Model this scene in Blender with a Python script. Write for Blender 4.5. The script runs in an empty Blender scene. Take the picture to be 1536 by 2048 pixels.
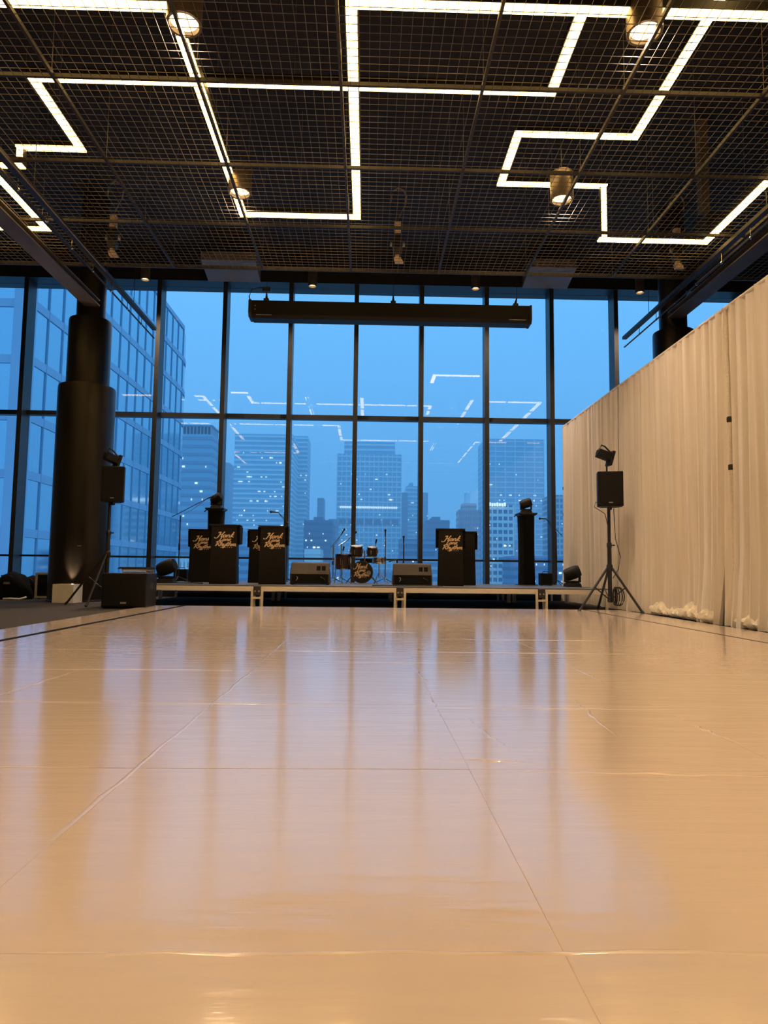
import bpy, bmesh, math, random
from mathutils import Vector, Matrix
random.seed(7)
SC = bpy.context.scene
COL = SC.collection
PI = math.pi
# ------------------------------------------------------------------ camera, world, exposure
CAMZ = 0.63
F_PX, YAW, PITCH, ROLL = 1365.04, 0.024249, 0.086071, 0.011255
cy_, sy_ = math.cos(YAW), math.sin(YAW)
FW = Vector((sy_*math.cos(PITCH), cy_*math.cos(PITCH), math.sin(PITCH)))
RT = Vector((cy_, -sy_, 0)); UPV = RT.cross(FW)
R2 = RT*math.cos(ROLL) + UPV*math.sin(ROLL); U2 = UPV*math.cos(ROLL) - RT*math.sin(ROLL)
cam_d = bpy.data.cameras.new('camera'); cam = bpy.data.objects.new('camera', cam_d); COL.objects.link(cam)
cam.matrix_world = Matrix(((R2.x, U2.x, -FW.x, 0), (R2.y, U2.y, -FW.y, 0), (R2.z, U2.z, -FW.z, CAMZ), (0, 0, 0, 1)))
cam_d.sensor_fit = 'HORIZONTAL'; cam_d.sensor_width = 36.0; cam_d.lens = F_PX*36.0/1536.0
cam_d.clip_start = 0.05; cam_d.clip_end = 5000
SC.camera = cam
SC.view_settings.view_transform = 'Standard'; SC.view_settings.look = 'None'
SC.view_settings.exposure = 0.0; SC.view_settings.gamma = 1.0
SC.view_settings.use_curve_mapping = False

def srgb(r, g, b):
    return tuple(((c/255)/12.92 if c/255 <= .04045 else ((c/255+.055)/1.055)**2.4) for c in (r, g, b)) + (1.0,)

w = bpy.data.worlds.new('dusk_sky'); SC.world = w; w.use_nodes = True
nt = w.node_tree; nt.nodes.clear()
wo = nt.nodes.new('ShaderNodeOutputWorld'); bg = nt.nodes.new('ShaderNodeBackground')
tc = nt.nodes.new('ShaderNodeTexCoord'); sp = nt.nodes.new('ShaderNodeSeparateXYZ')
rp = nt.nodes.new('ShaderNodeValToRGB')
nt.links.new(tc.outputs['Generated'], sp.inputs[0]); nt.links.new(sp.outputs['Z'], rp.inputs['Fac'])
rp.color_ramp.elements[0].position = 0.0; rp.color_ramp.elements[0].color = srgb(96, 168, 226)
rp.color_ramp.elements[1].position = 0.42; rp.color_ramp.elements[1].color = srgb(112, 191, 255)
nt.links.new(rp.outputs[0], bg.inputs['Color']); bg.inputs['Strength'].default_value = 1.22
nt.links.new(bg.outputs[0], wo.inputs['Surface'])

WARM = (1.0, 0.70, 0.44)
STRIP_POWER = 12.0
SPOT_POWER = 390.0
HAZE = .0013
SC.cycles.volume_bounces = 3

# ------------------------------------------------------------------ materials
def mat(name, col, rough=.6, metal=0.0, var=0.0, vscale=8.0, bump=0.0, bscale=40.0, spec=.5, emit=None, estr=0.0, stretch=(1, 1, 1)):
    m = bpy.data.materials.new(name); m.use_nodes = True
    n = m.node_tree.nodes; l = m.node_tree.links; p = n['Principled BSDF']
    c = col if len(col) == 4 else tuple(col) + (1,)
    p.inputs['Base Color'].default_value = c; p.inputs['Roughness'].default_value = rough
    p.inputs['Metallic'].default_value = metal; p.inputs['Specular IOR Level'].default_value = spec
    if emit:
        p.inputs['Emission Color'].default_value = tuple(emit[:3]) + (1,); p.inputs['Emission Strength'].default_value = estr
    if var or bump:
        t = n.new('ShaderNodeTexCoord'); mp = n.new('ShaderNodeMapping'); mp.inputs['Scale'].default_value = stretch
        l.new(t.outputs['Object'], mp.inputs[0])
    if var:
        no = n.new('ShaderNodeTexNoise'); no.inputs['Scale'].default_value = vscale; no.inputs['Detail'].default_value = 4
        l.new(mp.outputs[0], no.inputs['Vector'])
        r = n.new('ShaderNodeValToRGB')
        r.color_ramp.elements[0].position = .3; r.color_ramp.elements[1].position = .7
        r.color_ramp.elements[0].color = tuple(max(0, x*(1-var)) for x in c[:3]) + (1,)
        r.color_ramp.elements[1].color = tuple(min(1, x*(1+var)) for x in c[:3]) + (1,)
        l.new(no.outputs['Fac'], r.inputs[0]); l.new(r.outputs[0], p.inputs['Base Color'])
    if bump:
        nb = n.new('ShaderNodeTexNoise'); nb.inputs['Scale'].default_value = bscale; nb.inputs['Detail'].default_value = 5
        l.new(mp.outputs[0], nb.inputs['Vector'])
        b = n.new('ShaderNodeBump'); b.inputs['Strength'].default_value = bump; b.inputs['Distance'].default_value = .01
        l.new(nb.outputs['Fac'], b.inputs['Height']); l.new(b.outputs[0], p.inputs['Normal'])
    return m

M = {}
M['black'] = mat('black_steel', (.012, .011, .011), .45, var=.25)
M['mullion'] = mat('dark_anodised_aluminium', (.03, .032, .036), .4, .3, var=.15)
M['slab'] = mat('black_painted_slab', (.012, .010, .009), .9, var=.3, vscale=2)
M['wire'] = mat('galvanised_wire', (.12, .10, .09), .5, .35, var=.15)
M['rail'] = mat('dark_brown_steel', (.04, .032, .028), .5, .3, var=.2)
M['beam'] = mat('taupe_painted_steel', (.11, .09, .075), .6, var=.15, vscale=3)
M['taupe'] = mat('taupe_sheet_metal', (.16, .13, .11), .55, var=.1, vscale=3)
M['pendant'] = mat('bronze_metal', (.16, .12, .09), .4, .6, var=.12, vscale=5)
M['diffuser'] = mat('warm_diffuser', (.9, .85, .75), .5, emit=(1.0, .63, .20), estr=STRIP_POWER, var=.02)
M['bulb'] = mat('warm_lamp_lens', (.9, .85, .75), .4, emit=(1.0, .72, .32), estr=5.0, var=.02)
M['column'] = mat('dark_bronze_column', (.018, .015, .013), .38, .4, var=.5, vscale=2.2, stretch=(3, 3, .3))
M['carpet'] = mat('dark_carpet', (.05, .043, .040), .95, var=.35, vscale=60, bump=.6, bscale=300)
M['wall'] = mat('taupe_painted_wall', (.34, .29, .24), .8, var=.1, vscale=2)
M['wallback'] = mat('warm_painted_wall', (.62, .54, .45), .8, var=.06, vscale=2)
M['abs'] = mat('black_speaker_shell', (.007, .0065, .006), .55, spec=.3, var=.2, bump=.15, bscale=400)
M['grille'] = mat('black_grille', (.005, .0045, .0045), .7, spec=.25, bump=.5, bscale=500, var=.1)
M['cloth_black'] = mat('black_cloth', (.004, .004, .004), .9, spec=.2, var=.3, vscale=20, bump=.2)
M['podium'] = mat('black_laminate', (.007, .0055, .0045), .5, spec=.3, var=.2, vscale=3)
M['gold'] = mat('copper_print', (.95, .64, .40), .5, var=.2, vscale=40)
M['alu'] = mat('aluminium_frame', (.80, .72, .60), .4, .2, var=.1, vscale=6, stretch=(1, 8, 8))
M['deck'] = mat('grey_stage_deck', (.10, .10, .105), .5, var=.3, vscale=12)
M['wedge'] = mat('brown_black_paint', (.045, .032, .024), .5, var=.12, bump=.1, bscale=300)
M['chrome'] = mat('chrome', (.6, .58, .56), .2, 1.0, var=.1)
M['white'] = mat('white_painted_box', (.78, .74, .68), .5, var=.04)
M['shell'] = mat('walnut_drum_shell', (.035, .017, .011), .25, var=.45, vscale=7, stretch=(1, 1, 6))
M['skin'] = mat('black_drum_head', (.012, .009, .008), .35, var=.1)
M['cream'] = mat('cream_plastic', (.55, .40, .29), .5, var=.1)
M['cable'] = mat('grey_cable', (.20, .18, .15), .6, var=.1)
M['badge'] = mat('silver_badge', (.35, .33, .31), .4, .6, var=.2, vscale=60)
M['copper_panel'] = mat('reddish_panel', (.45, .27, .20), .5, var=.1)

def vinyl():
    m = bpy.data.materials.new('glossy_vinyl'); m.use_nodes = True
    n = m.node_tree.nodes; l = m.node_tree.links; p = n['Principled BSDF']
    t = n.new('ShaderNodeTexCoord')
    no = n.new('ShaderNodeTexNoise'); no.inputs['Scale'].default_value = .9; no.inputs['Detail'].default_value = 3
    l.new(t.outputs['Object'], no.inputs['Vector'])
    r = n.new('ShaderNodeValToRGB')
    r.color_ramp.elements[0].color = (.77, .63, .52, 1); r.color_ramp.elements[1].color = (.84, .70, .59, 1)
    l.new(no.outputs['Fac'], r.inputs[0]); l.new(r.outputs[0], p.inputs['Base Color'])
    p.inputs['Roughness'].default_value = .16; p.inputs['Specular IOR Level'].default_value = .5
    p.inputs['Coat Weight'].default_value = .65; p.inputs['Coat Roughness'].default_value = .10
    # slow ripples plus fine cross wrinkles of the stretched sheet
    mp = n.new('ShaderNodeMapping'); mp.inputs['Scale'].default_value = (1.2, 7.0, 1); l.new(t.outputs['Object'], mp.inputs[0])
    a = n.new('ShaderNodeTexNoise'); a.inputs['Scale'].default_value = 1.6; a.inputs['Detail'].default_value = 5; a.inputs['Roughness'].default_value = .55
    l.new(mp.outputs[0], a.inputs['Vector'])
    b = n.new('ShaderNodeBump'); b.inputs['Strength'].default_value = .45; b.inputs['Distance'].default_value = .0048
    l.new(b.outputs[0], p.inputs['Coat Normal'])
    l.new(a.outputs['Fac'], b.inputs['Height']); l.new(b.outputs[0], p.inputs['Normal'])
    return m
M['vinyl'] = vinyl()

def pane_mat():
    m = bpy.data.materials.new('window_glass'); m.use_nodes = True
    n = m.node_tree.nodes; l = m.node_tree.links; n.clear()
    o = n.new('ShaderNodeOutputMaterial'); mx = n.new('ShaderNodeMixShader'); tr = n.new('ShaderNodeBsdfTransparent')
    gl = n.new('ShaderNodeBsdfGlossy'); gl.inputs['Roughness'].default_value = 0.0; gl.inputs['Color'].default_value = (.95, .97, 1, 1)
    tr.inputs['Color'].default_value = (.95, .98, 1.0, 1)
    lw = n.new('ShaderNodeLayerWeight'); lw.inputs['Blend'].default_value = .5
    pw = n.new('ShaderNodeMath'); pw.operation = 'POWER'; pw.inputs[1].default_value = 4.0
    ma = n.new('ShaderNodeMath'); ma.operation = 'MULTIPLY_ADD'; ma.inputs[1].default_value = .85; ma.inputs[2].default_value = .032
    l.new(lw.outputs['Facing'], pw.inputs[0]); l.new(pw.outputs[0], ma.inputs[0]); l.new(ma.outputs[0], mx.inputs[0])
    l.new(tr.outputs[0], mx.inputs[1]); l.new(gl.outputs[0], mx.inputs[2]); l.new(mx.outputs[0], o.inputs[0])
    return m
M['pane'] = pane_mat()

def drape_mat():
    m = bpy.data.materials.new('sheer_ivory_drape'); m.use_nodes = True
    n = m.node_tree.nodes; l = m.node_tree.links; n.clear()
    o = n.new('ShaderNodeOutputMaterial'); mx = n.new('ShaderNodeMixShader'); mx.inputs[0].default_value = .10
    d = n.new('ShaderNodeBsdfDiffuse'); t = n.new('ShaderNodeBsdfTranslucent')
    tcx = n.new('ShaderNodeTexCoord'); mp = n.new('ShaderNodeMapping'); mp.inputs['Scale'].default_value = (8, 9, .15)
    no = n.new('ShaderNodeTexNoise'); no.inputs['Scale'].default_value = 2.0; no.inputs['Detail'].default_value = 4
    l.new(tcx.outputs['Object'], mp.inputs[0]); l.new(mp.outputs[0], no.inputs['Vector'])
    r = n.new('ShaderNodeValToRGB'); r.color_ramp.elements[0].position = .3; r.color_ramp.elements[1].position = .72
    r.color_ramp.elements[0].color = (.80, .73, .65, 1); r.color_ramp.elements[1].color = (.92, .86, .78, 1)
    l.new(no.outputs['Fac'], r.inputs[0]); l.new(r.outputs[0], d.inputs['Color']); l.new(r.outputs[0], t.inputs['Color'])
    l.new(d.outputs[0], mx.inputs[1]); l.new(t.outputs[0], mx.inputs[2]); l.new(mx.outputs[0], o.inputs[0])
    return m
M['drape'] = drape_mat()
M['hem'] = mat('gathered_ivory_cloth', (.90, .80, .66), .85, var=.18, vscale=14, bump=.4, bscale=30)

# ------------------------------------------------------------------ mesh helpers
class MB:
    def __init__(s): s.v = []; s.f = []
    def add(s, vs, fs):
        o = len(s.v); s.v += [tuple(x) for x in vs]; s.f += [tuple(i+o for i in f) for f in fs]; return s
    def box(s, x0, x1, y0, y1, z0, z1):
        return s.add([(x0,y0,z0),(x1,y0,z0),(x1,y1,z0),(x0,y1,z0),(x0,y0,z1),(x1,y0,z1),(x1,y1,z1),(x0,y1,z1)],
                     [(0,3,2,1),(4,5,6,7),(0,1,5,4),(1,2,6,5),(2,3,7,6),(3,0,4,7)])
    def frustum(s, b, t, z0, z1):   # b, t = (x0,x1,y0,y1)
        return s.add([(b[0],b[2],z0),(b[1],b[2],z0),(b[1],b[3],z0),(b[0],b[3],z0),(t[0],t[2],z1),(t[1],t[2],z1),(t[1],t[3],z1),(t[0],t[3],z1)],
                     [(0,3,2,1),(4,5,6,7),(0,1,5,4),(1,2,6,5),(2,3,7,6),(3,0,4,7)])
    def bar(s, a, b, r, n=8, r2=None):
        a = Vector(a); b = Vector(b); r2 = r if r2 is None else r2
        d = (b-a).normalized(); t = Vector((0,0,1)) if abs(d.z) < .9 else Vector((1,0,0))
        x = d.cross(t).normalized(); y = d.cross(x)
        vs = []
        for k in range(n):
            q = 2*PI*(k+.5)/n; o = x*math.cos(q) + y*math.sin(q); vs += [a+o*r, b+o*r2]
        fs = [(2*k, 2*k+1, (2*k+3) % (2*n), (2*k+2) % (2*n)) for k in range(n)]
        fs += [tuple(2*k for k in range(n))[::-1], tuple(2*k+1 for k in range(n))]
        return s.add(vs, [f[::-1] for f in fs])
    def path(s, pts, r, n=6):
        pts = [Vector(p) for p in pts]; N = len(pts); vs = []
        for i, p in enumerate(pts):
            d = (pts[min(i+1, N-1)] - pts[max(i-1, 0)]).normalized()
            t = Vector((0,0,1)) if abs(d.z) < .95 else Vector((1,0,0))
            x = d.cross(t).normalized(); y = d.cross(x)
            for k in range(n):
                q = 2*PI*k/n; vs.append(p + (x*math.cos(q) + y*math.sin(q))*r)
        fs = [(i*n+k, (i+1)*n+k, (i+1)*n+(k+1) % n, i*n+(k+1) % n) for i in range(N-1) for k in range(n)]
        return s.add(vs, fs)
    def lathe(s, prof, c=(0,0,0), n=24, axis='z', caps=True):
        vs = []; c = Vector(c)
        for (r, h) in prof:
            for k in range(n):
                q = 2*PI*k/n; a, b = r*math.cos(q), r*math.sin(q)
                v = {'z': (a, b, h), 'y': (a, h, b), 'x': (h, a, b)}[axis]
                vs.append(c + Vector(v))
        m = len(prof)
        fs = [(i*n+k, i*n+(k+1) % n, (i+1)*n+(k+1) % n, (i+1)*n+k) for i in range(m-1) for k in range(n)]
        if caps: fs += [tuple(range(n))[::-1], tuple(range((m-1)*n, m*n))]
        if axis == 'y': fs = [f[::-1] for f in fs]
        return s.add(vs, fs)
    def prism(s, poly, x0, x1):   # poly of (y,z) extruded along x
        n = len(poly)
        vs = [(x0, y, z) for y, z in poly] + [(x1, y, z) for y, z in poly]
        fs = [(i, (i+1) % n, n+(i+1) % n, n+i) for i in range(n)] + [tuple(range(n))[::-1], tuple(range(n, 2*n))]
        return s.add(vs, [f[::-1] for f in fs])
    def xf(s, mtx):
        s.v = [tuple(mtx @ Vector(v)) for v in s.v]; return s
    def mesh(s, name, m, smooth=False):
        me = bpy.data.meshes.new(name); me.from_pydata(s.v, [], s.f); me.materials.append(m)
        if smooth:
            bm = bmesh.new(); bm.from_mesh(me)
            for f in bm.faces: f.smooth = True
            for e in bm.edges:
                e.smooth = len(e.link_faces) == 2 and e.calc_face_angle(0) < .7
            bm.to_mesh(me); bm.free()
        return me
    def build(s, name, m, parent=None, smooth=False, bevel=0.0, loc=None, rz=0.0):
        o = bpy.data.objects.new(name, s.mesh(name, m, smooth)); COL.objects.link(o)
        if parent: o.parent = parent
        if loc: o.location = loc
        o.rotation_euler.z = rz
        if bevel:
            b = o.modifiers.new('bevel', 'BEVEL'); b.width = bevel; b.segments = 2; b.limit_method = 'ANGLE'
        return o
def bx(*a): return MB().box(*a)
def tag(o, label=None, cat=None, group=None, kind=None):
    if label: o['label'] = label
    if cat: o['category'] = cat
    if group: o['group'] = group
    if kind: o['kind'] = kind
    return o
def thing(name, loc, label, cat, group=None, rz=0.0):
    e = bpy.data.objects.new(name, None); COL.objects.link(e); e.location = loc; e.rotation_euler.z = rz
    e.empty_display_size = .2
    return tag(e, label, cat, group)
def inst(name, me, parent=None, loc=(0,0,0), rot=(0,0,0)):
    o = bpy.data.objects.new(name, me); COL.objects.link(o); o.location = loc; o.rotation_euler = rot
    if parent: o.parent = parent
    return o
def struct(o): o['kind'] = 'structure'; return o
def spot(parent, loc, energy, size=1.6, blend=.6, rad=.08, up=False):
    d = bpy.data.lights.new('lamp_light', 'SPOT'); d.energy = energy; d.spot_size = size; d.spot_blend = blend
    d.color = WARM; d.shadow_soft_size = rad
    o = bpy.data.objects.new('lamp_light', d); COL.objects.link(o); o.location = loc
    if up: o.rotation_euler.x = PI
    o.parent = parent
    return o
def sight(px, py, Y):
    d = FW + R2*((px-768)/F_PX) + U2*((1024-py)/F_PX)
    return Vector((0, 0, CAMZ)) + d*(Y/d.y)

# ------------------------------------------------------------------ room shell
XL, XR, YB, YW, ZC = -10.0, 10.0, -7.0, 15.79, 8.0
struct(bx(XL, XR, YB, YW+.3, -.3, 0).build('floor', M['carpet']))
struct(bx(XL, XR, YB, YW+.3, ZC, ZC+.3).build('ceiling', M['slab']))
struct(bx(XL-.3, XL, YB, YW+.3, 0, ZC).build('wall_left', M['wall']))
struct(bx(XR, XR+.3, YB, YW+.3, 0, ZC).build('wall_right', M['wall']))
struct(bx(XL-.3, XR+.3, YB-.3, YB, 0, ZC).build('wall_back', M['wallback']))
# window head beam above the glass and the low convector ledge at its foot
struct(bx(XL, XR, YW-.38, YW+.28, 7.29, ZC).build('trim_1', M['black']))
struct(bx(XL, XR, YW-.30, YW+.28, 0, .14).build('trim_2', M['black'], bevel=.01))
# soffit sheets in front of the head beam, either side of the screen pocket
struct(MB().prism([(14.6,7.42),(15.38,7.26),(15.38,7.60),(14.6,7.60)], -3.75, -2.55).build('trim_3', M['taupe']))
struct(MB().prism([(14.6,7.42),(15.38,7.26),(15.38,7.60),(14.6,7.60)], 3.55, 4.6).build('trim_4', M['taupe']))

TRANSOM, RAIL, HEAD, SILL = 4.18, .89, 7.29, .14
MX0, MDX = -7.936, 1.524
for k in range(-1, 12):
    x0 = max(MX0 + k*MDX, XL+.06); x1 = min(MX0 + (k+1)*MDX, XR-.06)
    if x1 - x0 < .2: continue
    m = MB()
    m.box(x0-.05, x0+.05, YW-.34, YW-.02, SILL, HEAD)            # deep mullion fin
    m.box(x0-.035, x0+.035, YW-.02, YW+.08, SILL, HEAD)
    m.box(x0+.05, x1-.05, YW-.12, YW+.06, TRANSOM-.05, TRANSOM+.05)
    m.box(x0+.05, x1-.05, YW-.03, YW+.05, RAIL-.022, RAIL+.022)
    fr = struct(m.build('window_%d' % (k+2), M['mullion']))
    for a, b in ((SILL, RAIL-.022), (RAIL+.022, TRANSOM-.05), (TRANSOM+.05, HEAD)):
        bx(x0+.035, x1-.035, YW, YW+.02, a, b).build('pane', M['pane'], fr)

# ------------------------------------------------------------------ columns and roof beams
def column(x, y, label):
    t = thing('column', (x, y, 0), label, 'column', 'round stepped columns by the window')
    MB().lathe([(.54,0),(.54,.02),(.525,.03),(.525,4.08),(.515,4.12),(.40,4.125)], n=40).build('lower_sleeve', M['column'], t, True)
    MB().lathe([(.395,4.12),(.395,5.42),(.385,5.46),(.28,5.465)], n=40).build('upper_sleeve', M['column'], t, True)
    MB().lathe([(.265,5.46),(.265,ZC-.01)], n=32).build('shaft', M['column'], t, True)
    MB().box(.18, .25, -.545, -.53, 1.02, 1.034).build('access_latch', M['badge'], t)
    return t
column(-5.50, 13.22, 'dark stepped round column at the left beside the white uplight')
column(6.10, 13.22, 'dark round column top showing above the ivory drape at right')
def ibeam(name, x, y0, y1, z, label):
    t = thing(name, (x, y0, z), label, 'beam', 'taupe steel roof beams'); L = y1-y0
    bx(-.15, .15, 0, L, 0, .022).build('bottom_flange', M['beam'], t)
    bx(-.012, .012, 0, L, .022, .10).build('web', M['beam'], t)
    bx(-.15, .15, 0, L, .10, .122).build('top_flange', M['beam'], t)
    for k in range(6):
        bx(-.10, .10, L*(k+.3)/6, L*(k+.3)/6+.012, .022, .10).build('stiffener', M['beam'], t)
ibeam('roof_beam', -5.37, -6.9, 12.93, 5.66, 'taupe steel beam running under the mesh to the left column')
ibeam('roof_beam', 6.02, -6.9, 12.93, 5.66, 'taupe steel beam running to the right column above the drape')

# lighting rails with hooks, hung under the mesh on both sides
def track(x, label):
    t = thing('lighting_rail', (x, -4, 5.62), label, 'rail', 'dark lighting rails hung along the sides'); L = 18.3
    bx(-.045, .045, 0, L, .07, .13).build('upper_rail', M['rail'], t)
    MB().bar((0,0,-.10), (0,L,-.10), .016).build('lower_pipe', M['rail'], t, True)
    MB().bar((.10,0,.02), (.10,L-3,.02), .010).build('conduit', M['cable'], t, True)
    for k in range(22):
        y = .4 + k*L/22.5
        MB().bar((0,y,-.10), (0,y,.07), .006, 6).lathe([(.012,-.02),(.024,0),(.012,.02)], (0,y,-.10), 8).build('hook', M['chrome'], t)
    for k in range(5):
        MB().bar((0,1+k*4,.13), (0,1+k*4,ZC-5.63), .006, 6).build('hanger', M['rail'], t)
track(-4.60, 'dark lighting rail with hooks along the left edge of the mesh')
track(5.52, 'dark lighting rail with hooks along the right above the drape')

# ------------------------------------------------------------------ suspended mesh ceiling
CELL = .1016; PAN = 15*CELL; GX0, GY0, GZ = -3.393, 6.902, 5.813
mc = thing('mesh_ceiling', (0, 0, GZ), 'suspended wire mesh ceiling of square panels in dark frames', 'ceiling grid')
wm = MB(); rw = .0036
for k in range(1, 15):
    wm.bar((k*CELL, 0, 0), (k*CELL, PAN, 0), rw, 4); wm.bar((0, k*CELL, .006), (PAN, k*CELL, .006), rw, 4)
WM = wm.mesh('mesh_panel', M['wire'])
I0, I1, J0, J1 = -4, 8, -7, 3
for i in range(I0, I1):
    for j in range(J0, J1):
        inst('mesh_panel', WM, mc, (GX0+i*PAN, GY0+j*PAN, 0))
XA, XB, YA, YE = GX0+I0*PAN, GX0+I1*PAN, GY0+J0*PAN, GY0+J1*PAN
for j in range(J0, J1+1):
    y = GY0 + j*PAN; h = .05 if j == J1 else .03
    bx(XA, XB, y-.016, y+.016, -.012, h).build('cross_rail', M['rail'], mc)
for i in range(I0, I1+1):
    x = GX0 + i*PAN
    bx(x-.016, x+.016, YA, YE, -.016, .028).build('long_rail', M['rail'], mc)
hm = MB().bar((0,0,.03), (0,0,ZC-GZ-.01), .0035, 5).lathe([(.012,.02),(.012,.06)], n=6).mesh('hanger_wire', M['wire'])
for i in range(I0, I1+1):
    for j in range(-2, J1+1):
        inst('hanger_wire', hm, mc, (GX0+i*PAN, GY0+j*PAN-.04, 0))

# ------------------------------------------------------------------ strip lights above the mesh
def strip_run(pts, label):
    t = thing('strip_light', (0, 0, 0), label, 'strip light', 'warm linear strip lights in the ceiling')
    hw = .056
    for a, b in zip(pts, pts[1:]):
        (xa, ya, za), (xb, yb, zb) = a, b
        if abs(za-zb) > .05:
            z0, z1 = sorted((za, zb))
            bx(xa-.04, xa+.04, ya-.04, ya-.025, z0, z1).build('diffuser', M['diffuser'], t)
            bx(xa-.05, xa+.05, ya-.025, ya+.06, z0+.02, z1+.08).build('housing', M['black'], t)
            continue
        x0, x1 = sorted((xa, xb)); y0, y1 = sorted((ya, yb)); z = za
        ex, ey = (0, hw) if abs(ya-yb) < 1e-4 else (hw, 0)
        if ex: y0 += hw*.999 if True else 0; y1 += -hw*.999
        else: x0 -= hw; x1 += hw
        bx(x0-ex, x1+ex, y0-ey, y1+ey, z, z+.02).build('diffuser', M['diffuser'], t)
        bx(x0-ex-(.012 if ex else 0), x1+ex+(.012 if ex else 0), y0-ey-(.012 if ey else 0), y1+ey+(.012 if ey else 0), z+.02, z+.11).build('housing', M['black'], t)
    for a, b in zip(pts, pts[1:]):
        mx_, my_ = (a[0]+b[0])/2, (a[1]+b[1])/2
        if abs(mx_) < 9.5: MB().bar((mx_, my_, max(a[2], b[2])+.11), (mx_, my_, ZC-.005), .004, 5).build('hanger_wire', M['wire'], t)
    return t
def zz(pts, z): return [(x, y, z) for x, y in pts]
strip_run(zz([(-8.6,6.44),(-2.035,6.44),(-2.035,10.44),(-.23,10.44),(-.23,6.33),(8.6,6.33)], 6.23), 'long warm strip light crossing the top with a deep U-shaped bend in its middle')
strip_run(zz([(2.18,6.45),(2.18,7.83),(-4.09,7.83),(-4.09,9.217),(-4.92,9.217)], 6.47) + zz([(-4.92,9.217),(-6.2,9.217)], 6.2), 'warm strip light crossing wall to wall below the top one, zigzag left end')
strip_run(zz([(3.745,3.2),(3.745,9.157),(2.07,9.157),(2.07,10.41),(3.72,10.41)], 6.83) + zz([(3.72,10.50),(5.41,10.50),(5.41,4.0)], 5.98), 'warm strip light stepping through square bends and a drop at right')
strip_run(zz([(-5.16,3.5),(-5.16,10.565),(-7.6,10.565)], 5.98), 'warm strip light with one corner at far left beyond the dark rail')
# runs further back in the room, seen mirrored in the glass
strip_run(zz([(-7.5,4.6),(-1.2,4.6),(-1.2,1.6),(3.0,1.6),(3.0,-1.2)], 6.4), 'warm strip light with two bends over the middle of the room behind the viewer')
strip_run(zz([(7.6,2.6),(4.6,2.6),(4.6,-3.2),(-2.4,-3.2)], 6.2), 'warm strip light with two bends over the right rear of the room')
strip_run(zz([(-3.4,3.0),(-3.4,-1.4),(-6.6,-1.4),(-6.6,-5)], 6.3), 'warm strip light with two bends over the left rear of the room')

# ------------------------------------------------------------------ cylinder downlights
def pendant(x, y, z, r, h, label, energy, group):
    t = thing('cylinder_downlight', (x, y, z), label, 'downlight', group)
    MB().lathe([(r*.80,.08),(r*.84,.0),(r,0),(r,h),(r*.95,h+.01),(.01,h+.012)], n=32, caps=False).build('housing', M['pendant'], t, True)
    MB().lathe([(r*.80,.045),(r*.80,.05)], n=28).build('lens', M['bulb'], t)
    MB().bar((0,0,h), (0,0,ZC-z-.005), .008, 6).build('stem', M['rail'], t)
    spot(t, (0,0,.015), energy, 2.15, .9, .12)
g = 'large bronze cylinder downlights in the mesh'
pendant(-1.89, 6.40, 6.02, .175, .40, 'large bronze cylinder downlight at top left where the double strip starts', SPOT_POWER, g)
pendant(2.71, 6.33, 6.02, .175, .40, 'large bronze cylinder downlight at top right over the top strip', SPOT_POWER, g)
pendant(-1.90, 9.45, 6.02, .165, .40, 'bronze cylinder downlight near the lower end of the double strip', SPOT_POWER*1.5, g)
pendant(2.76, 9.42, 6.02, .165, .40, 'bronze cylinder downlight beside the stepped strip at right', SPOT_POWER*1.5, g)
for x, y, lb in ((-1.9,3.3,'just overhead, left one'),(2.7,3.3,'just overhead, right one'),(-1.9,.2,'behind the viewer, centre left'),(2.7,.2,'behind the viewer, centre right'),(-6.5,3.3,'overhead at far left'),(-6.5,-.5,'behind the viewer at far left')):
    pendant(x, y, 6.02, .17, .40, 'bronze cylinder downlight ' + lb, SPOT_POWER, 'cylinder downlights behind the viewer')
g = 'small downlights above the window'
for x, z, lb in ((-4.94,6.93,'small downlight above the window beside the left column'), (-1.28,6.86,'small downlight above the left half of the hanging black bar'),
                 (2.33,6.88,'small downlight above the right half of the hanging black bar'), (6.01,6.87,'small downlight above the window near the right column')):
    pendant(x, 14.6, z, .095, .34, lb, 1000.0, g)

# ------------------------------------------------------------------ hanging black screen housing
t = thing('screen_housing', (.40, 13.0, 5.47), 'long black screen housing hung in front of the window on three clamps', 'screen housing')
hl = 2.75
MB().prism([(-.17,.06),(-.12,0),(.14,0),(.17,.05),(.17,.34),(-.17,.34)], -hl+.06, hl-.04).build('case', M['abs'], t, bevel=.008)
MB().prism([(-.18,.09),(-.13,.02),(.15,.02),(.18,.06),(.18,.35),(-.18,.35)], -hl, -hl+.06).build('end_cap', M['black'], t, bevel=.006)
MB().prism([(-.18,.06),(-.13,-.01),(.15,-.01),(.18,.05),(.18,.35),(-.18,.35)], hl-.04, hl).build('end_cap', M['black'], t, bevel=.006)
bx(-hl+.15, -hl+.45, -.176, -.168, .045, .055).build('label_strip', M['badge'], t)
bx(hl-.45, hl-.12, -.176, -.168, .045, .055).build('label_strip', M['badge'], t)
for k in range(2): MB().lathe([(.012,-.176),(.012,-.17)], (-hl+.13, 0, .16+.07*k), 10, 'y').build('bolt', M['badge'], t)
for x in (-2.43, .05, 2.46):
    m = MB(); m.box(x-.05, x+.05, -.06, .06, .34, .43); m.bar((x,0,.43), (x+(.03 if x > 2 else 0),0,.56), .03, 10, .012)
    c = m.build('clamp', M['black'], t, bevel=.004)
    MB().bar((x+(.03 if x > 2 else 0),0,.56), (x+(.03 if x > 2 else 0),0,ZC-5.475), .004, 5).build('hanger_wire', M['rail'], t)
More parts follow.
